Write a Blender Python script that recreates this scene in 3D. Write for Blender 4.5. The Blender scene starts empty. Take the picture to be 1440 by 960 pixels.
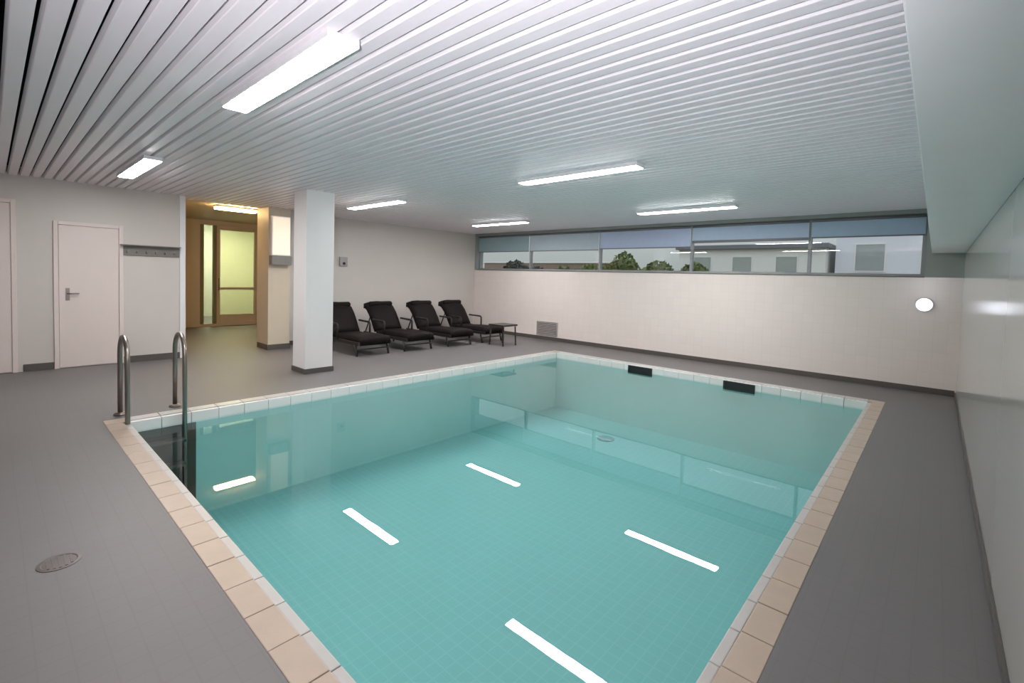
import bpy, bmesh, math, random
from mathutils import Vector, Matrix

random.seed(7)
S = bpy.context.scene
COL = S.collection
PI = math.pi

# ------------------------------------------------------------------ camera
def set_camera():
    yaw, pitch, roll = (math.radians(v) for v in (41.966, -2.494, 1.745))
    fw = Vector((-math.sin(yaw) * math.cos(pitch), math.cos(yaw) * math.cos(pitch), math.sin(pitch)))
    rt = Vector((math.cos(yaw), math.sin(yaw), 0))
    up = rt.cross(fw)
    r2 = rt * math.cos(roll) + up * math.sin(roll)
    u2 = up * math.cos(roll) - rt * math.sin(roll)
    m = Matrix((r2, u2, -fw)).transposed().to_4x4()
    m.translation = Vector((0, 0, 1.5))
    cd = bpy.data.cameras.new('camera')
    cd.sensor_width = 36
    cd.lens = 36 * 662.17 / 1440
    cd.shift_y = -60.75 / 1440
    cd.clip_start = 0.02
    ob = bpy.data.objects.new('camera', cd)
    ob.matrix_world = m
    COL.objects.link(ob)
    S.camera = ob
set_camera()

# ------------------------------------------------------------------ world and exposure
W = bpy.data.worlds.new('sky')
S.world = W
W.use_nodes = True
wn, wl = W.node_tree.nodes, W.node_tree.links
bg = wn['Background']
tc = wn.new('ShaderNodeTexCoord')
sep = wn.new('ShaderNodeSeparateXYZ')
rmp = wn.new('ShaderNodeValToRGB')
rmp.color_ramp.elements[0].position = 0.0
rmp.color_ramp.elements[0].color = (0.27, 0.29, 0.28, 1)
rmp.color_ramp.elements[1].position = 0.7
rmp.color_ramp.elements[1].color = (1.0, 1.05, 1.15, 1)
wl.new(tc.outputs['Generated'], sep.inputs[0])
wl.new(sep.outputs['Z'], rmp.inputs[0])
wl.new(rmp.outputs[0], bg.inputs['Color'])
bg.inputs['Strength'].default_value = 1.2

# the photographer's flash beside the camera, tilted up at the ceiling (its glare shows on the tiles)
fl = bpy.data.lights.new('camera_flash', 'SPOT')
fl.energy = 370; fl.color = (0.97, 0.93, 1.0); fl.spot_size = math.radians(114); fl.spot_blend = 1.0; fl.shadow_soft_size = 0.08
flo = bpy.data.objects.new('camera_flash', fl); COL.objects.link(flo)
flo.location = (-0.18, -0.25, 1.62)
flo.rotation_euler = (Vector((-2.8, 2.6, 3.0)) - Vector(flo.location)).to_track_quat('-Z', 'Y').to_euler()

S.view_settings.view_transform = 'Standard'
S.view_settings.look = 'None'
S.view_settings.gamma = 1
S.view_settings.use_curve_mapping = False
S.view_settings.exposure = 0.35
S.cycles.max_bounces = 14
S.cycles.diffuse_bounces = 8
S.cycles.glossy_bounces = 6
S.cycles.transparent_max_bounces = 16
S.cycles.caustics_reflective = False
S.cycles.use_denoising = True
LAMP = 60.0          # radiance of the tube lights
WARM = 1.0          # scale of the passage lights

# ------------------------------------------------------------------ materials
MATS = {}
def mat(name, col, rough=0.5, metal=0.0, var=0.0, vscale=6.0, bump=0.0, bscale=60.0, spec=0.5,
        tile=None, joint=None, emit=None, tile_bump=0.0, transmission=0.0, tile_plane='XY'):
    if name in MATS: return MATS[name]
    m = bpy.data.materials.new(name); m.use_nodes = True
    n, l = m.node_tree.nodes, m.node_tree.links
    b = n['Principled BSDF']
    b.inputs['Base Color'].default_value = (*col, 1)
    b.inputs['Roughness'].default_value = rough
    b.inputs['Metallic'].default_value = metal
    b.inputs['Specular IOR Level'].default_value = spec
    if transmission: b.inputs['Transmission Weight'].default_value = transmission
    geo = n.new('ShaderNodeNewGeometry')
    colsock = None; heights = None
    if var:
        t = n.new('ShaderNodeTexNoise'); t.inputs['Scale'].default_value = vscale; t.inputs['Detail'].default_value = 4
        l.new(geo.outputs['Position'], t.inputs['Vector'])
        mx = n.new('ShaderNodeMix'); mx.data_type = 'RGBA'
        mx.inputs[6].default_value = (*[c * (1 - var) for c in col], 1)
        mx.inputs[7].default_value = (*[min(1, c * (1 + var)) for c in col], 1)
        l.new(t.outputs[0], mx.inputs[0]); colsock = mx.outputs[2]
    if tile:
        mp = n.new('ShaderNodeMapping')
        if tile_plane == 'XZ': mp.inputs['Rotation'].default_value = (PI / 2, 0, 0)
        if tile_plane == 'YZ': mp.inputs['Rotation'].default_value = (PI / 2, 0, PI / 2)
        l.new(geo.outputs['Position'], mp.inputs['Vector'])
        br = n.new('ShaderNodeTexBrick'); br.offset = 0.0; br.squash = 1.0
        br.inputs['Scale'].default_value = 1.0
        br.inputs['Brick Width'].default_value = tile[0]; br.inputs['Row Height'].default_value = tile[1]
        br.inputs['Mortar Size'].default_value = tile[2]; br.inputs['Mortar Smooth'].default_value = 0.3
        br.inputs['Color1'].default_value = (*[min(1, c * 1.01) for c in col], 1)
        br.inputs['Color2'].default_value = (*[c * 0.985 for c in col], 1)
        br.inputs['Mortar'].default_value = (*joint, 1)
        if tile_plane == 'XY': l.new(mp.outputs[0], br.inputs['Vector'])
        else:
            # pick the two in-plane axes
            sp = n.new('ShaderNodeSeparateXYZ'); cb = n.new('ShaderNodeCombineXYZ')
            l.new(geo.outputs['Position'], sp.inputs[0])
            l.new(sp.outputs['X' if tile_plane == 'XZ' else 'Y'], cb.inputs[0]); l.new(sp.outputs['Z'], cb.inputs[1])
            l.new(cb.outputs[0], br.inputs['Vector'])
        if colsock is not None:
            mm = n.new('ShaderNodeMix'); mm.data_type = 'RGBA'; mm.inputs[0].default_value = 0.5
            l.new(colsock, mm.inputs[6]); l.new(br.outputs[0], mm.inputs[7]); colsock = mm.outputs[2]
        else: colsock = br.outputs[0]
        if tile_bump:
            bp = n.new('ShaderNodeBump'); bp.invert = True; bp.inputs['Strength'].default_value = tile_bump
            bp.inputs['Distance'].default_value = 0.002
            l.new(br.outputs['Fac'], bp.inputs['Height']); l.new(bp.outputs[0], b.inputs['Normal']); heights = bp
    if bump:
        t = n.new('ShaderNodeTexNoise'); t.inputs['Scale'].default_value = bscale; t.inputs['Detail'].default_value = 3
        l.new(geo.outputs['Position'], t.inputs['Vector'])
        bp = n.new('ShaderNodeBump'); bp.inputs['Strength'].default_value = bump; bp.inputs['Distance'].default_value = 0.005
        l.new(t.outputs[0], bp.inputs['Height'])
        if heights: l.new(heights.outputs[0], bp.inputs['Normal'])
        l.new(bp.outputs[0], b.inputs['Normal'])
    if colsock is not None: l.new(colsock, b.inputs['Base Color'])
    if emit:
        b.inputs['Emission Color'].default_value = (*emit[0], 1); b.inputs['Emission Strength'].default_value = emit[1]
    MATS[name] = m
    return m

def thin(name, tint, ior, rough=0.0, wave=0.0):
    """clear sheet: Fresnel mix of a see-through tint and a mirror reflection"""
    m = bpy.data.materials.new(name); m.use_nodes = True
    n, l = m.node_tree.nodes, m.node_tree.links
    n.remove(n['Principled BSDF'])
    out = n['Material Output']
    fr = n.new('ShaderNodeFresnel')
    side = n.new('ShaderNodeNewGeometry'); io = n.new('ShaderNodeMix')      # same reflectance from both faces of the sheet
    io.inputs[2].default_value = ior; io.inputs[3].default_value = 1 / ior
    l.new(side.outputs['Backfacing'], io.inputs[0]); l.new(io.outputs[0], fr.inputs['IOR'])
    tr = n.new('ShaderNodeBsdfTransparent'); tr.inputs['Color'].default_value = (*tint, 1)
    gl = n.new('ShaderNodeBsdfGlossy'); gl.inputs['Roughness'].default_value = rough
    mx = n.new('ShaderNodeMixShader')
    l.new(fr.outputs[0], mx.inputs[0]); l.new(tr.outputs[0], mx.inputs[1]); l.new(gl.outputs[0], mx.inputs[2])
    l.new(mx.outputs[0], out.inputs['Surface'])
    if wave:
        geo = n.new('ShaderNodeNewGeometry')
        t = n.new('ShaderNodeTexNoise'); t.inputs['Scale'].default_value = 1.6; t.inputs['Detail'].default_value = 2
        bp = n.new('ShaderNodeBump'); bp.inputs['Strength'].default_value = wave; bp.inputs['Distance'].default_value = 0.01
        l.new(geo.outputs['Position'], t.inputs['Vector']); l.new(t.outputs[0], bp.inputs['Height'])
        l.new(bp.outputs[0], gl.inputs['Normal']); l.new(bp.outputs[0], fr.inputs['Normal'])
    return m

M_WALL = mat('white_paint', (0.60, 0.56, 0.515), 0.45, var=0.03, vscale=2)
M_WTILE = mat('white_glazed_tile_back', (0.80, 0.72, 0.665), 0.2, tile=(0.15, 0.15, 0.003), joint=(0.75, 0.67, 0.62), tile_plane='XZ', tile_bump=0.1)
M_RTILE = mat('grey_glossy_wall', (0.50, 0.485, 0.455), 0.14, var=0.02, vscale=2, spec=0.6)
M_SOFFIT = mat('duct_paint', (0.86, 0.87, 0.89), 0.4, var=0.03, vscale=3)
M_FLOOR = mat('deck_tile', (0.160, 0.150, 0.148), 0.5, var=0.07, vscale=1.5, tile=(0.10, 0.10, 0.004), joint=(0.145, 0.132, 0.127), bump=0.05, bscale=150)
M_SKIRT = mat('dark_skirting_tile', (0.095, 0.085, 0.075), 0.4, var=0.08)
M_SLAT = mat('ceiling_lamella', (0.90, 0.83, 0.875), 0.36, var=0.02, vscale=3)
M_EDGEDIM = mat('slat_edge_dimmed', (0.72, 0.70, 0.71), 0.5, var=0.03)  # slat colour greyed to offset the flash light on the slanted edge
M_VOID = mat('ceiling_void', (0.012, 0.012, 0.011), 0.9, var=0.1)
M_COPE = mat('tan_coping_tile', (0.46, 0.365, 0.285), 0.4, var=0.10, vscale=9, bump=0.08, bscale=80)
M_COPEW = mat('pale_coping_tile', (0.50, 0.48, 0.45), 0.35, var=0.06, vscale=9)
M_NOSE = mat('white_edge_tile', (0.78, 0.77, 0.74), 0.25, var=0.03, vscale=8)
M_POOL = mat('turquoise_pool_tile', (0.18, 0.40, 0.39), 0.55, tile=(0.10, 0.10, 0.006), joint=(0.23, 0.46, 0.45), var=0.06, vscale=2)
M_POOLW = mat('turquoise_pool_wall_tile', (0.32, 0.54, 0.52), 0.5, var=0.06, vscale=2)
M_WATER = thin('clear_pool_water', (0.86, 0.985, 0.98), 1.33, 0.0, 0.05)
M_GLASS = thin('window_glass', (0.93, 0.95, 0.95), 1.45)
M_FRAME = mat('grey_window_frame', (0.30, 0.31, 0.31), 0.4, var=0.03)
M_PILLAR = mat('pillar_paint', (0.82, 0.80, 0.78), 0.45, var=0.02)
M_CREAM = mat('cream_door', (0.72, 0.63, 0.58), 0.4, var=0.02, vscale=3)
M_JAMB = mat('grey_door_frame', (0.42, 0.40, 0.36), 0.4, var=0.03)
M_METAL = mat('brushed_steel', (0.32, 0.28, 0.25), 0.32, metal=1.0, var=0.05)
M_DARKTREAD = mat('dark_tread', (0.02, 0.032, 0.03), 0.5, var=0.1)
M_WHITE = mat('white_enamel', (0.78, 0.78, 0.78), 0.35, var=0.02)
M_LOUNGE = mat('dark_brown_webbing', (0.009, 0.006, 0.005), 0.75, var=0.2, vscale=40, bump=0.3, bscale=120, spec=0.2)
M_LFRAME = mat('black_lounger_frame', (0.02, 0.017, 0.016), 0.4, var=0.1)
M_TABLE = mat('dark_table', (0.03, 0.026, 0.02), 0.4, var=0.1)
M_DRAIN = mat('drain_steel', (0.16, 0.14, 0.13), 0.45, metal=0.6, var=0.2)
M_DARK = mat('black_plastic', (0.012, 0.012, 0.012), 0.5, var=0.1)
M_GRILLE = mat('grey_grille', (0.36, 0.34, 0.33), 0.5, var=0.03)
M_BLIND = [mat('blind_fabric_%d' % i, c, 0.8, var=0.06, vscale=12, bump=0.1, bscale=200) for i, c in enumerate(
    [(0.30, 0.41, 0.43), (0.42, 0.50, 0.55), (0.46, 0.53, 0.69), (0.42, 0.52, 0.65), (0.38, 0.50, 0.62)])]
M_BAR = mat('blind_bar', (0.17, 0.17, 0.18), 0.5, var=0.03)
M_TUBE = mat('lamp_diffuser', (0.9, 0.9, 0.9), 0.4, var=0.01, emit=((1.0, 0.975, 0.985), LAMP))
M_WARMLAMP = mat('warm_lamp_diffuser', (0.9, 0.85, 0.7), 0.4, var=0.01, emit=((1.0, 0.67, 0.29), 48.0 * WARM))
M_LOBBYLAMP = mat('lobby_lamp_diffuser', (0.9, 0.9, 0.8), 0.4, var=0.01, emit=((1.0, 0.95, 0.74), 40.0 * WARM))
M_GLARE = mat('flash_glare_glow', (0.9, 0.9, 0.95), 0.3, var=0.01, emit=((0.86, 0.88, 1.0), 2.0))  # glow stands in for the flash mirrored in the tiles
M_LITBOX = mat('lit_opal_panel', (0.9, 0.8, 0.65), 0.4, var=0.01, emit=((1.0, 0.78, 0.55), 0.42))
M_OCHRE = mat('ochre_wall', (0.58, 0.50, 0.38), 0.5, var=0.04)
M_GREENW = mat('pale_green_wall', (0.64, 0.67, 0.55), 0.5, var=0.05)
M_GDOOR = thin('green_glass', (0.90, 0.91, 0.80), 1.45)
M_SHELF = mat('grey_shelf', (0.20, 0.19, 0.17), 0.5, var=0.05)
M_SOIL = mat('garden_ground', (0.10, 0.10, 0.06), 0.9, var=0.3)
M_LEAF = mat('hedge_leaf', (0.11, 0.15, 0.03), 0.6, var=0.4, vscale=4)
M_LEAFD = mat('dark_bush_leaf', (0.035, 0.05, 0.035), 0.6, var=0.4, vscale=4)
M_RENDER = mat('pale_render', (0.80, 0.80, 0.75), 0.8, var=0.05)
M_LILAC = mat('lilac_grey_render', (0.76, 0.77, 0.82), 0.8, var=0.05)
M_BROWN = mat('brown_garden_wall', (0.26, 0.19, 0.15), 0.8, var=0.1)
M_STEM = mat('stem_bark', (0.06, 0.045, 0.03), 0.8, var=0.2)

# ------------------------------------------------------------------ mesh helpers
def box(bm, x0, x1, y0, y1, z0, z1, bev=0.0):
    t = bmesh.new()
    vs = [t.verts.new((x, y, z)) for z in (z0, z1) for y in (y0, y1) for x in (x0, x1)]
    for f in ((0, 2, 3, 1), (4, 5, 7, 6), (0, 1, 5, 4), (2, 6, 7, 3), (0, 4, 6, 2), (1, 3, 7, 5)):
        t.faces.new([vs[i] for i in f])
    if bev: bmesh.ops.bevel(t, geom=t.edges[:], offset=bev, segments=2, affect='EDGES', profile=0.6)
    me = bpy.data.meshes.new('tmp'); t.to_mesh(me); t.free(); bm.from_mesh(me); bpy.data.meshes.remove(me)

def tube(bm, pts, r, seg=12, cap=True):
    pts = [Vector(p) for p in pts]
    rings = []
    prev = None
    for i, p in enumerate(pts):
        d = (pts[min(i + 1, len(pts) - 1)] - pts[max(i - 1, 0)]).normalized()
        if prev is None:
            a = Vector((0, 0, 1)) if abs(d.z) < 0.9 else Vector((1, 0, 0))
            u = d.cross(a).normalized()
        else:
            u = (prev - d * prev.dot(d)).normalized()
        v = d.cross(u); prev = u
        rr = r[i] if isinstance(r, (list, tuple)) else r
        rings.append([bm.verts.new(p + (u * math.cos(2 * PI * k / seg) + v * math.sin(2 * PI * k / seg)) * rr) for k in range(seg)])
    for a, b in zip(rings, rings[1:]):
        for k in range(seg):
            bm.faces.new((a[k], a[(k + 1) % seg], b[(k + 1) % seg], b[k]))
    if cap:
        bm.faces.new(rings[0][::-1]); bm.faces.new(rings[-1])

def lathe(bm, prof, c, seg=32):
    rings = [[bm.verts.new((c[0] + r * math.cos(2 * PI * k / seg), c[1] + r * math.sin(2 * PI * k / seg), c[2] + z)) for k in range(seg)] for r, z in prof]
    for a, b in zip(rings, rings[1:]):
        for k in range(seg):
            bm.faces.new((a[k], a[(k + 1) % seg], b[(k + 1) % seg], b[k]))
    bm.faces.new(rings[0][::-1]); bm.faces.new(rings[-1])

def sheet(bm, pts, y0, y1, th, ny=1, crown=0.0):
    """a bent slab: the profile pts (x, z) swept from y0 to y1, th thick below"""
    n = len(pts); P = [Vector((p[0], 0, p[1])) for p in pts]
    top, bot = [], []
    for i, p in enumerate(P):
        d = (P[min(i + 1, n - 1)] - P[max(i - 1, 0)]).normalized()
        nr = Vector((-d.z, 0, d.x))
        if nr.z < 0: nr = -nr
        top.append([]); bot.append([])
        for k in range(ny + 1):
            y = y0 + (y1 - y0) * k / ny
            cr = crown * (1 - (2 * k / ny - 1) ** 2) if ny > 1 else 0
            top[-1].append(bm.verts.new((p.x + nr.x * cr, y, p.z + nr.z * cr)))
            q = p - nr * th
            bot[-1].append(bm.verts.new((q.x, y, q.z)))
    for i in range(n - 1):
        for k in range(ny):
            bm.faces.new((top[i][k], top[i][k + 1], top[i + 1][k + 1], top[i + 1][k]))
            bm.faces.new((bot[i][k], bot[i + 1][k], bot[i + 1][k + 1], bot[i][k + 1]))
        bm.faces.new((top[i][0], top[i + 1][0], bot[i + 1][0], bot[i][0]))
        bm.faces.new((top[i][ny], bot[i][ny], bot[i + 1][ny], top[i + 1][ny]))
    for k in range(ny):
        bm.faces.new((top[0][k], bot[0][k], bot[0][k + 1], top[0][k + 1]))
        bm.faces.new((top[-1][k], top[-1][k + 1], bot[-1][k + 1], bot[-1][k]))

def obj(name, bm, m, parent=None, smooth=False, loc=None):
    me = bpy.data.meshes.new(name)
    bmesh.ops.recalc_face_normals(bm, faces=bm.faces[:])
    if smooth:
        for f in bm.faces: f.smooth = True
    bm.to_mesh(me); bm.free()
    me.materials.append(m)
    o = bpy.data.objects.new(name, me); COL.objects.link(o)
    if parent: o.parent = parent
    if loc: o.location = loc
    return o

def bx(name, m, dims, parent=None, bev=0.0):
    bm = bmesh.new(); box(bm, *dims, bev); return obj(name, bm, m, parent)

def shared(name, me, parent, loc=(0, 0, 0)):
    o = bpy.data.objects.new(name, me); COL.objects.link(o); o.parent = parent; o.location = loc; return o

def tag(o, label=None, cat=None, group=None, kind=None):
    if label: o['label'] = label
    if cat: o['category'] = cat
    if group: o['group'] = group
    if kind: o['kind'] = kind
    return o

def thing(name, label, cat, loc=(0, 0, 0), rz=0.0, group=None):
    o = bpy.data.objects.new(name, None); COL.objects.link(o)
    o.empty_display_size = 0.1
    o.location = loc; o.rotation_euler = (0, 0, rz)
    return tag(o, label, cat, group)

def struct(o, label=None, cat=None):
    return tag(o, label, cat, None, 'structure')

def copy_tree(o, parent=None):
    c = o.copy(); COL.objects.link(c); c.parent = parent
    for ch in list(o.children): copy_tree(ch, c)
    return c

# ------------------------------------------------------------------ room dimensions
XW = 0.278           # right wall
YB = 9.17            # back wall
XL = -9.70           # wall behind the loungers
XD = -9.30           # wall with the doors
YF = -2.6            # wall behind the camera
ZC = 2.68            # ceiling
PX0, PX1, PY0, PY1 = -5.72, -0.60, 0.89, 7.78      # inside of the pool
CW = 0.175           # coping width
ZWAT = -0.10
DEPTH = -1.12        # the water bends the view: the floor stands where it appears
SILL = 1.69
WX0, WX1 = -9.62, -0.14

# ------------------------------------------------------------------ structure
# floor with the pool opening
bm = bmesh.new()
ox0, ox1, oy0, oy1 = PX0 - CW, PX1 + CW, PY0 - CW, PY1 + CW
fx0, fx1, fy0, fy1 = XL - 0.2, XW + 0.2, YF - 0.2, YB + 0.2
box(bm, fx0, ox0, fy0, fy1, -0.3, 0); box(bm, ox1, fx1, fy0, fy1, -0.3, 0)
box(bm, ox0, ox1, fy0, oy0, -0.3, 0); box(bm, ox0, ox1, oy1, fy1, -0.3, 0)
box(bm, -17.2, fx0, 1.9, 6.2, -0.3, 0)
floor = struct(obj('floor', bm, M_FLOOR), 'grey tiled pool deck floor around the pool', 'floor')

# back wall below and above the window, pier at the right end
wb = thing('wall_back', 'white tiled back wall under the long high window', 'wall'); struct(wb)
bm = bmesh.new()
box(bm, XL - 0.2, XW + 0.2, YB, YB + 0.25, -0.3, SILL)
obj('tiled_wall', bm, M_WTILE, wb)
bm = bmesh.new()
box(bm, WX1, XW + 0.2, YB, YB + 0.25, SILL, 3.0)
box(bm, XL - 0.2, WX0, YB, YB + 0.25, SILL, 3.0)
box(bm, WX0, WX1, YB, YB + 0.25, 2.63, 3.0)
obj('upper_wall', bm, mat('dark_grey_panel', (0.30, 0.33, 0.30), 0.5, var=0.04), wb)

struct(bx('wall_right', M_RTILE, (XW, XW + 0.2, YF - 0.2, YB + 0.2, -0.3, 3.0)), 'glossy grey wall close on the right', 'wall')
struct(bx('wall_front', M_WALL, (XL - 0.2, XW + 0.2, YF - 0.2, YF, -0.3, 3.0)), 'plain white wall behind the viewpoint', 'wall')
# left walls
bm = bmesh.new()
box(bm, XD - 0.15, XD, YF, 2.12, 0, 3.0)
struct(obj('wall_left', bm, M_WALL), 'white wall with two doors left of the passage', 'wall')
bm = bmesh.new()
box(bm, XL - 0.15, XL, 3.9, YB + 0.1, 0, 3.0)
struct(obj('wall_loungers', bm, M_WALL), 'pale wall behind the row of dark loungers', 'wall')
bm = bmesh.new()
box(bm, XL - 0.15, XD, 3.50, 3.90, 0, 3.0)
box(bm, -14.1, XD - 0.15, 2.0, 2.12, 0, 3.0)
box(bm, -14.1, XL - 0.15, 5.3, 5.42, 0, 3.0)
struct(obj('wall_passage', bm, M_OCHRE), 'warm lit ochre walls of the passage', 'wall')
struct(bx('wall_side', M_WALL, (XL - 0.35, XD - 0.16, YF - 0.2, 1.98, -0.3, 3.0)))

# skirting
bm = bmesh.new(); box(bm, XL, XW - 0.012, YB - 0.012, YB, 0, 0.085, 0.003)
struct(obj('baseboard_back', bm, M_SKIRT))
bm = bmesh.new(); box(bm, XW - 0.014, XW, YF, YB, 0, 0.06, 0.003)
struct(obj('baseboard_right', bm, M_SKIRT))
bm = bmesh.new()
for a, b in ((YF, -0.28), (0.3, 0.62), (1.37, 2.12)): box(bm, XD, XD + 0.014, a, b, 0, 0.10, 0.003)
struct(obj('baseboard_left', bm, M_SKIRT))
bm = bmesh.new(); box(bm, XL, XL + 0.014, 3.99, YB, 0, 0.085, 0.003)
struct(obj('baseboard_loungers', bm, M_SKIRT))

# ceiling: dark void plate, lamellas along X, each its own part
ceil = thing('ceiling', 'suspended ceiling of long pale metal slats with dark gaps', 'ceiling'); struct(ceil)
bm = bmesh.new(); box(bm, -9.9, XW + 0.2, YF - 0.2, YB + 0.25, ZC + 0.12, ZC + 0.22)
obj('void_plate', bm, M_VOID, ceil)
bm = bmesh.new(); box(bm, XL, -0.19, YF, -0.55, ZC, ZC + 0.03)
obj('plain_panel', bm, M_SLAT, ceil)
bm = bmesh.new(); box(bm, -14.1, XL - 0.0, 2.0, 5.42, 2.74, 2.80)
obj('passage_panel', bm, M_OCHRE, ceil)
PITCH, SW = 0.1115, 0.080
sx0, sx1 = XL, -0.125
h = SW / 2
prof = [(-h - 0.010, 0.022), (-h - 0.001, 0.004), (-h + 0.004, 0.0), (h - 0.003, 0.0), (h, 0.003), (h, 0.034),
        (h - 0.003, 0.034), (h - 0.003, 0.006), (-h + 0.004, 0.006), (-h - 0.007, 0.025), (-h - 0.010, 0.034), (-h - 0.013, 0.034)]
bm = bmesh.new()
r0 = [bm.verts.new((sx0, y, z)) for y, z in prof]; r1 = [bm.verts.new((sx1, y, z)) for y, z in prof]
for k in range(len(prof)):
    j = (k + 1) % len(prof); bm.faces.new((r0[k], r0[j], r1[j], r1[k]))
bmesh.ops.recalc_face_normals(bm, faces=bm.faces[:])
sl_me = bpy.data.meshes.new('slat'); bm.to_mesh(sl_me); bm.free(); sl_me.materials.append(M_SLAT); sl_me.materials.append(M_EDGEDIM)
sl_me.polygons[0].material_index = 1      # slanted slat edge toned down, since the flash lights it more than the flat
y = 0.063 + PITCH / 2 - 5 * PITCH
while y < YB - 0.04:
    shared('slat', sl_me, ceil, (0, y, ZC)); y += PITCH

struct(bx('trim_ceiling', mat('dark_grey_edge_strip', (0.10, 0.105, 0.105), 0.5, var=0.05), (-0.125, -0.0755, YF, YB, ZC - 0.012, ZC + 0.03)))
# boxed duct under the ceiling along the right wall
duct = struct(bx('trim_duct', M_SOFFIT, (-0.075, XW, YF, YB, 2.04, 2.80), None, 0.004), 'pale boxed duct running under the ceiling at right', 'duct')

# pillar
pil = thing('pillar', 'white square pillar on the deck before the loungers', 'pillar'); struct(pil)
bm = bmesh.new(); box(bm, -7.20, -6.78, 3.07, 3.49, 0, ZC + 0.12, 0.008)
obj('shaft', bm, M_PILLAR, pil)
bm = bmesh.new(); box(bm, -7.214, -6.766, 3.056, 3.504, 0, 0.075, 0.004)
obj('base_skirting', bm, M_SKIRT, pil)

# ------------------------------------------------------------------ doors
def door(name, y0, y1, h, label, handle_y):
    d = thing(name, label, 'door', (XD, 0, 0)); struct(d)
    bm = bmesh.new()
    box(bm, -0.01, 0.03, y0 - 0.05, y0, 0, h + 0.05, 0.004); box(bm, -0.01, 0.03, y1, y1 + 0.05, 0, h + 0.05, 0.004)
    box(bm, -0.01, 0.03, y0, y1, h, h + 0.05, 0.004)
    obj('door_frame', bm, M_CREAM, d)
    leaf = bx('door_leaf', M_CREAM, (-0.01, 0.02, y0 + 0.004, y1 - 0.004, 0.012, h - 0.004), d, 0.003)
    bm = bmesh.new(); box(bm, 0.02, 0.028, handle_y - 0.022, handle_y + 0.022, 0.98, 1.16, 0.003)
    obj('handle_plate', bm, M_METAL, leaf)
    bm = bmesh.new()
    s = 1 if handle_y < (y0 + y1) / 2 else -1
    tube(bm, [(0.028, handle_y, 1.08), (0.065, handle_y, 1.08), (0.072, handle_y + 0.01 * s, 1.08), (0.072, handle_y + 0.12 * s, 1.08)], 0.010, 10)
    obj('door_handle', bm, M_METAL, leaf, True)
    return d
door('door_1', 0.66, 1.33, 2.06, 'closed pale flush door between two wall strips at left', 0.755)
door('door_2', -0.24, 0.20, 2.30, 'pale door cut by the left edge of the picture', -0.18)

# board of hooks on the wall right of the door
t = thing('coat_rack', 'long grey wall rack with pegs between door and passage', 'rack', (XD, 1.72, 1.74))
bx('rack_board', M_SHELF, (0, 0.025, -0.38, 0.38, -0.075, 0.075), t, 0.004)
bm = bmesh.new(); box(bm, 0.0, 0.14, -0.38, 0.38, 0.075, 0.09, 0.003); obj('rack_shelf', bm, M_SHELF, t)
for k in range(6):
    bm = bmesh.new(); yy = -0.3 + 0.12 * k
    tube(bm, [(0.02, yy, -0.02), (0.07, yy, -0.03), (0.09, yy, 0.0)], 0.008, 8)
    obj('peg', bm, M_METAL, t, True)

# ------------------------------------------------------------------ passage and lit room behind it
gl = thing('door_3', 'glazed door with yellow green light at the end of the passage', 'door', (-14.0, 0, 0)); struct(gl)
bm = bmesh.new()
box(bm, -0.06, 0.06, 2.10, 3.60, 0, 2.85, 0.004); box(bm, -0.06, 0.06, 5.05, 5.42, 0, 2.85, 0.004)
box(bm, -0.06, 0.06, 3.60, 5.05, 2.62, 2.85, 0.004); box(bm, -0.06, 0.06, 3.60, 5.05, 0.0, 0.07, 0.004)
obj('door_wall', bm, M_OCHRE, gl)
bm = bmesh.new()
for a, b in ((3.60, 3.68), (3.90, 3.97), (4.98, 5.05)): box(bm, -0.05, 0.07, a, b, 0.07, 2.62, 0.004)
obj('door_frame', bm, mat('olive_frame', (0.20, 0.19, 0.09), 0.45, var=0.05), gl)
bm = bmesh.new(); box(bm, -0.03, 0.03, 3.97, 4.06, 0.07, 2.62, 0.004); box(bm, -0.03, 0.03, 4.89, 4.98, 0.07, 2.62, 0.004)
box(bm, -0.03, 0.03, 4.06, 4.89, 0.07, 0.30, 0.004); box(bm, -0.03, 0.03, 4.06, 4.89, 2.52, 2.62, 0.004); box(bm, -0.03, 0.03, 4.06, 4.89, 0.95, 1.02, 0.004)
leaf = obj('door_leaf', bm, M_OCHRE, gl)
bx('upper_pane', M_GDOOR, (-0.006, 0.006, 4.06, 4.89, 1.02, 2.52), leaf)
bx('lower_pane', M_GDOOR, (-0.006, 0.006, 4.06, 4.89, 0.30, 0.95), leaf)
bx('side_pane', M_GLASS, (-0.006, 0.006, 3.68, 3.90, 0.07, 2.62), gl)
bm = bmesh.new(); tube(bm, [(0.03, 4.02, 0.95), (0.08, 4.02, 0.95), (0.08, 4.02, 1.25), (0.03, 4.02, 1.25)], 0.011, 10)
obj('door_handle', bm, M_METAL, leaf, True)
bm = bmesh.new()
box(bm, -17.2, -17.0, 1.9, 6.2, 0, 3.0); box(bm, -17.0, -14.1, 1.9, 2.0, 0, 3.0); box(bm, -17.0, -14.1, 6.1, 6.2, 0, 3.0)
box(bm, -14.1, -13.95, 5.42, 6.2, 0, 3.0); box(bm, -17.2, -13.95, 1.9, 6.2, 2.85, 3.0)
struct(obj('wall_lobby', bm, M_GREENW), 'pale green walls of the lit room behind the glazed door', 'wall')
bm = bmesh.new(); box(bm, XD - 0.17, XD + 0.015, 2.11, 2.19, 0, ZC, 0.004)
struct(obj('trim_passage', bm, M_WHITE), 'white corner post at the left side of the passage', 'frame')
bm = bmesh.new(); box(bm, XD, XD + 0.014, 3.50, 3.90, 0, 0.10, 0.003); box(bm, XL - 0.1, XD, 3.486, 3.50, 0, 0.10, 0.003)
struct(obj('baseboard_passage', bm, M_SKIRT))

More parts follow.
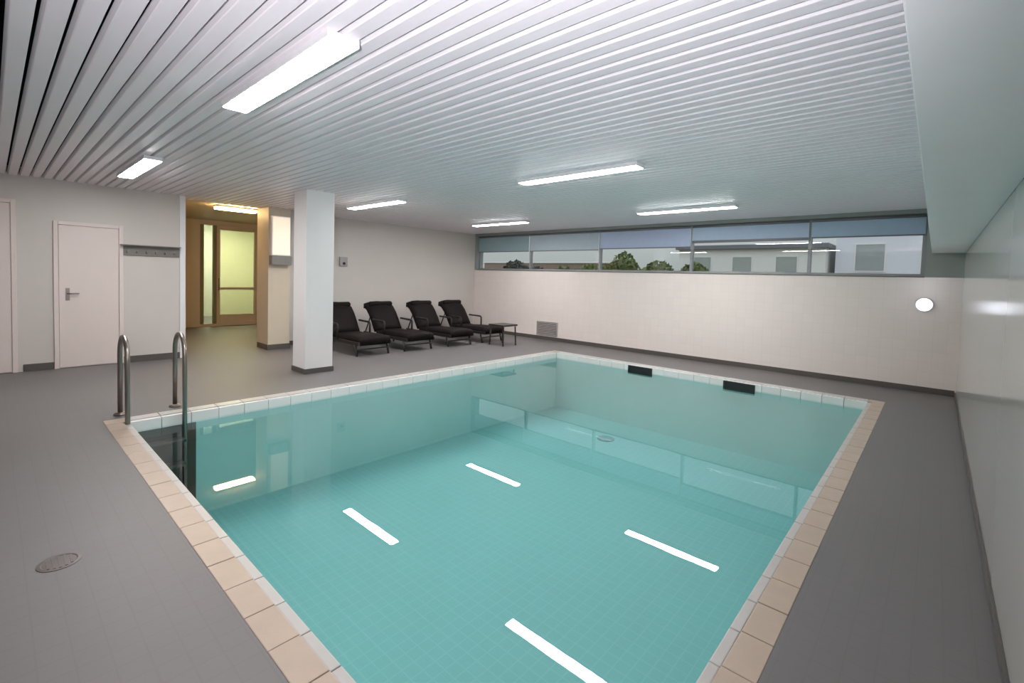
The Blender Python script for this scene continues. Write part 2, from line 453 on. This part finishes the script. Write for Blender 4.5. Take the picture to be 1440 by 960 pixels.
def passage_lamp(x, y, label, L=0.9, w=0.2, z=2.70, m=M_WARMLAMP):
    t = thing('passage_light', label, 'lamp', (x, y, z), 0, None)
    bm = bmesh.new(); box(bm, -w/2, w/2, -L/2, L/2, -0.03, 0.0, 0.006); obj('housing', bm, M_WHITE, t)
    bm = bmesh.new(); box(bm, -w/2 + 0.015, w/2 - 0.015, -L/2 + 0.015, L/2 - 0.015, -0.075, -0.03, 0.012); obj('diffuser', bm, m, t)
passage_lamp(-10.5, 3.33, 'warm ceiling light in the passage before the glazed door', 0.75, 0.22, 2.739)
passage_lamp(-15.6, 4.6, 'warm ceiling light in the room behind the glazed door', 1.4, 0.4, 2.845, M_LOBBYLAMP)
t = thing('wall_light_box', 'glowing peach wall light box right of the passage, above a dark ledge', 'lamp', (XD, 3.69, 1.78))
bx('box_body', M_WHITE, (0.0, 0.10, -0.17, 0.17, 0.0, 0.74), t, 0.006)
bx('lit_panel', M_LITBOX, (0.10, 0.112, -0.155, 0.155, 0.02, 0.72), t, 0.004)
bx('ledge', M_SHELF, (0.0, 0.14, -0.18, 0.18, -0.17, 0.0), t, 0.004)

# small box on the wall behind the loungers
t = thing('wall_thermostat', 'small grey box on the wall just right of the pillar', 'thermostat', (XL, 5.2, 1.74))
bx('case', M_GRILLE, (0, 0.05, -0.09, 0.09, -0.10, 0.10), t, 0.008)
bm = bmesh.new(); tube(bm, [(0.05, 0, -0.04), (0.068, 0, -0.04)], 0.03, 16); obj('knob', bm, M_DARK, t)

# ------------------------------------------------------------------ pool
pool = thing('swimming_pool', 'rectangular turquoise tiled swimming pool with tan stone coping', 'pool')
bm = bmesh.new()
box(bm, PX0 - 0.2, PX1 + 0.2, PY0 - 0.2, PY1 + 0.2, DEPTH - 0.2, DEPTH)
obj('basin_floor', bm, M_POOL, pool)
bm = bmesh.new()
w = 0.16
box(bm, PX0 - w, PX0, PY0 - w, PY1 + w, DEPTH, -0.12); box(bm, PX1, PX1 + w, PY0 - w, PY1 + w, DEPTH, -0.12)
box(bm, PX0, PX1, PY0 - w, PY0, DEPTH, -0.12); box(bm, PX0, PX1, PY1, PY1 + w, DEPTH, -0.12)
obj('basin_wall', bm, M_POOLW, pool)
# white edge tiles above the waterline, each 0.25 long, and tan coping tiles behind them
def run(a, b, n):
    return [(a + (b - a) * i / n, a + (b - a) * (i + 1) / n) for i in range(n)]
g = 0.0022
NW = 0.045
for (a, b) in run(PX0, PX1, 20):
    for side in (0, 1):
        y0, y1 = (PY0 - NW, PY0) if side == 0 else (PY1, PY1 + NW)
        bx('edge_tile', M_NOSE if side else M_COPEW, (a + g, b - g, y0, y1, -0.12, -0.006), pool, 0.006)
        y0, y1 = (PY0 - CW, PY0 - NW - g) if side == 0 else (PY1 + NW + g, PY1 + CW)
        dz = random.uniform(-0.0012, 0.0012)
        bx('coping_tile', M_COPEW if side else M_COPE, (a + g, b - g, y0, y1, -0.12, 0.003 + dz), pool, 0.005)
for (a, b) in run(PY0, PY1, 27):
    for side in (0, 1):
        x0, x1 = (PX0 - NW, PX0) if side == 0 else (PX1, PX1 + NW)
        bx('edge_tile', M_COPEW if side else M_NOSE, (x0, x1, a + g, b - g, -0.12, -0.006), pool, 0.006)
        x0, x1 = (PX0 - CW, PX0 - NW - g) if side == 0 else (PX1 + NW + g, PX1 + CW)
        dz = random.uniform(-0.0012, 0.0012)
        bx('coping_tile', M_COPE if side else M_COPEW, (x0, x1, a + g, b - g, -0.12, 0.003 + dz), pool, 0.005)
for x0, x1 in ((PX0 - CW, PX0 - g), (PX1 + g, PX1 + CW)):
    for y0, y1 in ((PY0 - CW, PY0 - g), (PY1 + g, PY1 + CW)):
        bx('corner_tile', M_COPE, (x0, x1, y0, y1, -0.12, 0.003), pool, 0.005)
# skimmer mouths in the far wall
for xc in (-3.86, -2.20):
    ya, yb = PY1 - 0.025, PY1 - 0.002
    bm = bmesh.new()
    box(bm, xc - 0.23, xc + 0.23, ya, yb, -0.035, -0.018, 0.004); box(bm, xc - 0.23, xc + 0.23, ya, yb, -0.155, -0.14, 0.004)
    box(bm, xc - 0.23, xc - 0.20, ya, yb, -0.14, -0.035, 0.004); box(bm, xc + 0.20, xc + 0.23, ya, yb, -0.14, -0.035, 0.004)
    sk = obj('skimmer', bm, M_DARK, pool)
    bx('skimmer_flap', M_DARK, (xc - 0.20, xc + 0.20, PY1 - 0.014, PY1 - 0.003, -0.14, -0.035), sk, 0.002)
# floor outlet
bm = bmesh.new(); lathe(bm, [(0.14, 0.0), (0.14, 0.012), (0.12, 0.02), (0.0001, 0.02)], (-3.94, 6.81, DEPTH), 24)
obj('floor_outlet', bm, mat('outlet_grey', (0.10, 0.22, 0.23), 0.5, var=0.1), pool)

bm = bmesh.new()
nx, ny = 24, 32
vv = [[bm.verts.new((PX0 + 0.001 + (PX1 - PX0 - 0.002) * i / nx, PY0 + 0.001 + (PY1 - PY0 - 0.002) * j / ny, ZWAT)) for j in range(ny + 1)] for i in range(nx + 1)]
for i in range(nx):
    for j in range(ny): bm.faces.new((vv[i][j], vv[i + 1][j], vv[i + 1][j + 1], vv[i][j + 1]))
wat = obj('pool_water', bm, M_WATER)
if wat.data.polygons[0].normal.z < 0: wat.data.flip_normals()
tag(wat, 'still clear turquoise water filling the pool', 'water', None, 'stuff')

# ------------------------------------------------------------------ pool ladder
lad = thing('pool_ladder', 'steel pool ladder with two tall handrails at the left corner', 'ladder', (PX0, 1.10, 0))
for yy in (-0.23, 0.23):
    pts = [(-0.33, yy, 0.0), (-0.33, yy, 0.62)]
    for k in range(1, 10):
        a = PI - PI * k / 10
        pts.append((-0.14 + 0.19 * math.cos(a), yy, 0.62 + 0.19 * math.sin(a)))
    pts += [(0.05, yy, 0.60), (0.05, yy, -0.95)]
    bm = bmesh.new(); tube(bm, pts, 0.0215, 14)
    h = obj('handrail', bm, M_METAL, lad, True)
    bm = bmesh.new(); lathe(bm, [(0.055, 0.0), (0.055, 0.012), (0.04, 0.025), (0.024, 0.03)], (-0.33, yy, 0.0), 20)
    obj('flange', bm, M_METAL, h, True)
bx('back_panel', M_DARKTREAD, (0.003, 0.012, -0.205, 0.34, -1.0, -0.115), lad, 0.002)
for z in (-0.25, -0.50, -0.75):
    bx('tread', M_DARKTREAD, (0.015, 0.14, -0.225, 0.225, z - 0.015, z + 0.015), lad, 0.006)

# ------------------------------------------------------------------ ceiling lights
def ceiling_light():
    t = thing('ceiling_light', '', 'lamp', group='tube lights under the pool ceiling')
    L, w = 1.56, 0.17
    bm = bmesh.new()
    box(bm, -L/2, L/2, -w/2, -w/2 + 0.010, -0.042, 0.0, 0.002)
    box(bm, -L/2, L/2, w/2 - 0.010, w/2, -0.042, 0.0, 0.002)
    box(bm, -L/2 + 0.01, L/2 - 0.01, -w/2 + 0.010, w/2 - 0.010, -0.012, 0.0)
    obj('housing', bm, M_WHITE, t)
    for s in (-1, 1):
        bm = bmesh.new(); xa = s * L / 2
        box(bm, min(xa, xa - s * 0.014), max(xa, xa - s * 0.014), -w/2 + 0.010, w/2 - 0.010, -0.042, -0.012, 0.002)
        obj('end_cap', bm, M_WHITE, t)
    bm = bmesh.new(); box(bm, -L/2 + 0.016, L/2 - 0.016, -w/2 + 0.011, w/2 - 0.011, -0.048, -0.013, 0.005)
    obj('diffuser', bm, M_TUBE, t)
    return t
R1, R2, R3, K1, K2 = 1.19, 4.34, 7.36, -3.02, -7.05
spots = [(K1, R1, 'large bright tube light nearest the viewer, over the near pool end'),
         (K2, R1, 'small bright tube light far left, over the deck by the doors'),
         (K1, R2, 'bright tube light over the middle of the pool'),
         (K2, R2, 'tube light over the deck just right of the pillar'),
         (K1, R3, 'dimmer looking tube light nearest the blue blinds on the right'),
         (K2, R3, 'faint tube light in the far corner above the loungers')]
proto = ceiling_light()
for i, (x, y, lb) in enumerate(spots):
    o = proto if i == 0 else copy_tree(proto)
    o.location = (x, y, ZC - 0.001); o['label'] = lb

# ------------------------------------------------------------------ flash glare on the back wall, added as a glowing disc
t = thing('flash_glare', 'small round glowing disc for the flash glare on the tiled wall under the duct', 'lamp', (-0.12, YB, 1.29))
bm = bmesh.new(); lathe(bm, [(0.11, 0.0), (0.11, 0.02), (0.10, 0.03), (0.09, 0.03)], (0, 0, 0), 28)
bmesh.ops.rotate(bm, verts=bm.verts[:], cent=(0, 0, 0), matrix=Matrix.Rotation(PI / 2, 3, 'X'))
obj('glare_rim', bm, M_WHITE, t, True)
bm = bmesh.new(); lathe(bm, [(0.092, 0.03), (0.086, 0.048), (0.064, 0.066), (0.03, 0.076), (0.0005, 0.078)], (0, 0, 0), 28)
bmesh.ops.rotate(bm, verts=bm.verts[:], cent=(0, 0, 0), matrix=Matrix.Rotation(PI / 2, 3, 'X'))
obj('glare_disc', bm, M_GLARE, t, True)

# ventilation grille
t = thing('vent_grille', 'grey ventilation grille low on the back wall beside the table', 'vent', (-7.05, YB, 0.28))
bm = bmesh.new()
box(bm, -0.32, 0.32, -0.03, 0, -0.17, -0.145, 0.003); box(bm, -0.32, 0.32, -0.03, 0, 0.145, 0.17, 0.003)
box(bm, -0.32, -0.295, -0.03, 0, -0.145, 0.145, 0.003); box(bm, 0.295, 0.32, -0.03, 0, -0.145, 0.145, 0.003)
obj('grille_frame', bm, M_GRILLE, t)
for k in range(7):
    bm = bmesh.new(); box(bm, -0.295, 0.295, -0.004, 0.004, -0.017, 0.017)
    bmesh.ops.rotate(bm, verts=bm.verts[:], cent=(0, 0, 0), matrix=Matrix.Rotation(0.7, 3, 'X'))
    bmesh.ops.translate(bm, verts=bm.verts[:], vec=(0, -0.016, -0.12 + 0.04 * k))
    obj('grille_slat', bm, M_GRILLE, t)

# ------------------------------------------------------------------ loungers
def lounger():
    t = thing('sun_lounger', '', 'lounger', group='dark sun loungers along the wall')
    # local x: 0 at the foot, negative to the head (wall); y across
    hw = 0.31
    bm = bmesh.new()
    sheet(bm, [(0.0, 0.30), (-0.06, 0.335), (-0.3, 0.345), (-0.65, 0.335), (-1.0, 0.315), (-1.14, 0.32)], -hw, hw, 0.125, 6, 0.02)
    obj('seat', bm, M_LOUNGE, t, True)
    bm = bmesh.new()
    sheet(bm, [(-1.13, 0.33), (-1.18, 0.40), (-1.26, 0.53), (-1.36, 0.67), (-1.48, 0.79), (-1.58, 0.84), (-1.66, 0.845)], -hw, hw, 0.10, 6, 0.05)
    obj('backrest', bm, M_LOUNGE, t, True)
    bm = bmesh.new(); tube(bm, [(-1.50, -hw + 0.03, 0.845), (-1.50, -hw + 0.06, 0.845), (-1.50, hw - 0.06, 0.845), (-1.50, hw - 0.03, 0.845)], [0.035, 0.055, 0.055, 0.035], 14)
    obj('head_pillow', bm, M_LOUNGE, t, True)
    for s in (-1, 1):
        y1 = s * (hw + 0.014)
        bm = bmesh.new(); box(bm, -1.60, -0.02, min(y1 - 0.015, y1 + 0.015), max(y1 - 0.015, y1 + 0.015), 0.20, 0.26, 0.006)
        obj('side_rail', bm, M_LFRAME, t)
        for xa, xb in ((-0.16, -0.10), (-1.38, -1.46)):
            bm = bmesh.new(); tube(bm, [(xa, y1, 0.22), (xb, y1, 0.0)], 0.02, 10)
            obj('leg', bm, M_LFRAME, t, True)
        bm = bmesh.new(); tube(bm, [(-1.44, s * (hw - 0.05), 0.62), (-1.58, s * (hw - 0.01), 0.25)], 0.013, 8)
        obj('back_strut', bm, M_LFRAME, t, True)
        y2 = s * (hw + 0.032)
        bm = bmesh.new(); tube(bm, [(-0.80, y2, 0.24), (-0.80, y2, 0.49), (-0.81, y2, 0.515), (-0.84, y2, 0.53), (-1.22, y2, 0.54)], 0.02, 10)
        obj('armrest', bm, M_LFRAME, t, True)
    bm = bmesh.new(); tube(bm, [(-0.12, -hw, 0.12), (-0.12, hw, 0.12)], 0.013, 8)
    obj('stretcher', bm, M_LFRAME, t, True)
    return t
lproto = lounger()
for i, (x, y, lb) in enumerate([(-7.55, 4.72, 'dark sun lounger half hidden behind the white pillar'),
                                (-7.52, 5.72, 'second dark sun lounger from the pillar'),
                                (-7.50, 6.80, 'third dark sun lounger from the pillar'),
                                (-7.50, 7.80, 'dark sun lounger farthest from the pillar, beside the low table')]):
    o = lproto if i == 0 else copy_tree(lproto)
    o.location = (x, y, 0); o['label'] = lb; o.rotation_euler = (0, 0, random.uniform(-0.03, 0.03))

# low table
t = thing('side_table', 'low dark table with thin legs right of the last lounger', 'table', (-7.13, 7.66, 0))
bx('table_top', M_TABLE, (-0.23, 0.23, -0.23, 0.23, 0.43, 0.465), t, 0.008)
for a in (-0.19, 0.19):
    for b in (-0.19, 0.19):
        bm = bmesh.new(); tube(bm, [(a, b, 0.42), (a * 1.08, b * 1.08, 0.0)], 0.016, 8); obj('leg', bm, M_TABLE, t, True)

# floor drain near the viewer
t = thing('floor_drain', 'dark round drain in the grey floor at lower left', 'drain', (-3.21, 0.22, 0))
bm = bmesh.new(); lathe(bm, [(0.085, 0.0), (0.085, 0.003), (0.07, 0.004), (0.066, 0.001), (0.0001, 0.001)], (0, 0, 0), 28)
obj('drain_rim', bm, M_DRAIN, t)
for k in range(5):
    yy = -0.044 + 0.022 * k; hx = math.sqrt(0.064 ** 2 - yy * yy)
    bx('drain_bar', M_DRAIN, (-hx, hx, yy - 0.005, yy + 0.005, 0.0011, 0.004), t)

# ------------------------------------------------------------------ window
win = thing('window_1', 'long high strip window in grey frames along the back wall', 'window'); struct(win)
NP = 5
xs = [WX0, -7.75, -5.70, -3.62, -1.62, WX1]
bm = bmesh.new()
box(bm, WX0, WX1, YB + 0.10, YB + 0.17, SILL, SILL + 0.05, 0.004); box(bm, WX0, WX1, YB + 0.10, YB + 0.17, 2.58, 2.63, 0.004)
obj('window_frame', bm, M_FRAME, win)
for x in xs:
    xa = min(max(x, WX0 + 0.025), WX1 - 0.025)
    bx('mullion', M_FRAME, (xa - 0.025, xa + 0.025, YB + 0.095, YB + 0.175, SILL + 0.05, 2.58), win, 0.004)
for a, b in zip(xs, xs[1:]):
    bx('pane', M_GLASS, (a + 0.02, b - 0.02, YB + 0.132, YB + 0.138, SILL + 0.04, 2.59), win)
bm = bmesh.new(); box(bm, WX0, WX1, YB - 0.015, YB + 0.10, SILL - 0.005, SILL + 0.012, 0.003)
obj('window_sill', bm, mat('sill_stone', (0.16, 0.16, 0.13), 0.5, var=0.05), win)

words = ['teal roller blind at the far left end of the strip window', 'grey blue roller blind second from the left in the strip window',
         'bright blue roller blind in the middle of the strip window', 'slate blue roller blind above the pale building, with dark bottom bar',
         'dark blue roller blind at the right end of the window beside the duct']
drops = [2.20, 2.20, 2.22, 2.33, 2.33]
for i, (a, b) in enumerate(zip(xs, xs[1:])):
    t = thing('roller_blind', words[i], 'blind', ((a + b) / 2, YB + 0.06, 2.585), 0, 'blue roller blinds in the strip window')
    h = (b - a) / 2 - 0.02
    bx('fabric', M_BLIND[i], (-h, h, -0.002, 0.002, drops[i] - 2.585, 0.0), t)
    bm = bmesh.new(); tube(bm, [(-h, 0, 0.012), (h, 0, 0.012)], 0.022, 12); obj('roller', bm, M_BAR, t, True)
    bx('bottom_bar', M_BAR, (-h, h, -0.008, 0.008, drops[i] - 2.585 - (0.05 if i == 3 else 0.022), drops[i] - 2.585), t, 0.003)

# ------------------------------------------------------------------ outside
GZ = 1.52
struct(bx('ground', M_SOIL, (-60, 40, YB + 0.26, 70, GZ - 0.3, GZ)), 'garden ground outside the window', 'ground')
def bush(x, y, w, d, h, m, label, n=900):
    t = thing('garden_bush', label, 'bush', (x, y, GZ), 0, 'bushes outside the window')
    bm = bmesh.new()
    rnd = random.Random(int(x * 100) + 5)
    for k in range(n):
        u, v = rnd.uniform(-1, 1), rnd.uniform(-1, 1)
        zz = rnd.random() ** 0.7
        lim = h * (0.72 + 0.28 * math.sin(3.1 * u + x)) * (1 - 0.35 * abs(u) ** 3) * (1 - 0.4 * v * v)
        c = Vector((u * w / 2, v * d / 2, zz * lim + 0.03))
        a = Vector((rnd.gauss(0, 1), rnd.gauss(0, 1), rnd.gauss(0, 1))).normalized()
        b2 = a.orthogonal().normalized(); s = rnd.uniform(0.04, 0.075)
        bm.faces.new([bm.verts.new(c + q) for q in (a * s, b2 * s * 0.55, -a * s, -b2 * s * 0.55)])
    o = obj('foliage', bm, m, t); o['kind'] = 'stuff'
    for k in range(4):
        bm = bmesh.new(); xx = (-0.3 + 0.2 * k) * w
        tube(bm, [(xx, 0, 0), (xx + 0.03, 0.02, h * 0.35), (xx - 0.02, 0, h * 0.6)], [0.018, 0.014, 0.006], 6)
        obj('stem', bm, M_STEM, t)
bush(-8.95, 10.4, 1.1, 0.7, 0.52, M_LEAFD, 'dark bush outside the left end of the window')
bush(-7.45, 11.0, 1.15, 0.8, 0.46, M_LEAF, 'low green bush outside, left of the tallest bush')
bush(-6.25, 11.0, 1.05, 0.8, 0.74, M_LEAF, 'tallest green bush outside the middle of the window', 1100)
bush(-5.15, 11.0, 1.0, 0.8, 0.50, M_LEAF, 'low green bush outside, right of the tallest bush')
bush(-4.15, 11.0, 0.9, 0.8, 0.44, M_LEAF, 'rightmost green bush outside, before the pale building')
t = thing('garden_wall', 'low brown wall outside the left part of the window', 'wall', (-10.6, 13.0, GZ))
bx('wall_body', M_BROWN, (-2.6, 2.9, 0, 0.2, 0, 0.52), t, 0.01)
bx('wall_cap', M_RENDER, (-2.65, 2.95, -0.03, 0.23, 0.52, 0.57), t, 0.01)
t = thing('pale_building', 'low pale building with dark flat roof outside the window', 'building', (-5.0, 18.0, GZ))
bx('building_wall', M_RENDER, (-2.5, 2.3, 0, 3, 0, 1.25), t)
bx('roof_edge', M_BAR, (-2.6, 2.4, -0.15, 3.1, 1.25, 1.40), t, 0.01)
for xx in (-1.6, -0.2, 1.2):
    f = bx('building_window', M_RENDER, (xx - 0.35, xx + 0.35, -0.02, 0.03, 0.35, 1.0), t)
    bx('pane', M_GLASS, (xx - 0.31, xx + 0.31, -0.03, -0.02, 0.39, 0.96), f)
t = thing('lilac_building', 'lilac grey building outside the right end of the window', 'building', (-0.4, 18.5, GZ))
bx('building_wall', M_LILAC, (-2.1, 3.5, 0, 3, 0, 2.3), t)
bx('roof_edge', M_BAR, (-2.2, 3.6, -0.1, 3.1, 2.3, 2.42), t, 0.01)
for xx in (-1.2, 0.4):
    f = bx('building_window', M_RENDER, (xx - 0.4, xx + 0.4, -0.02, 0.03, 0.5, 1.4), t)
    bx('pane', M_GLASS, (xx - 0.36, xx + 0.36, -0.03, -0.02, 0.54, 1.36), f)
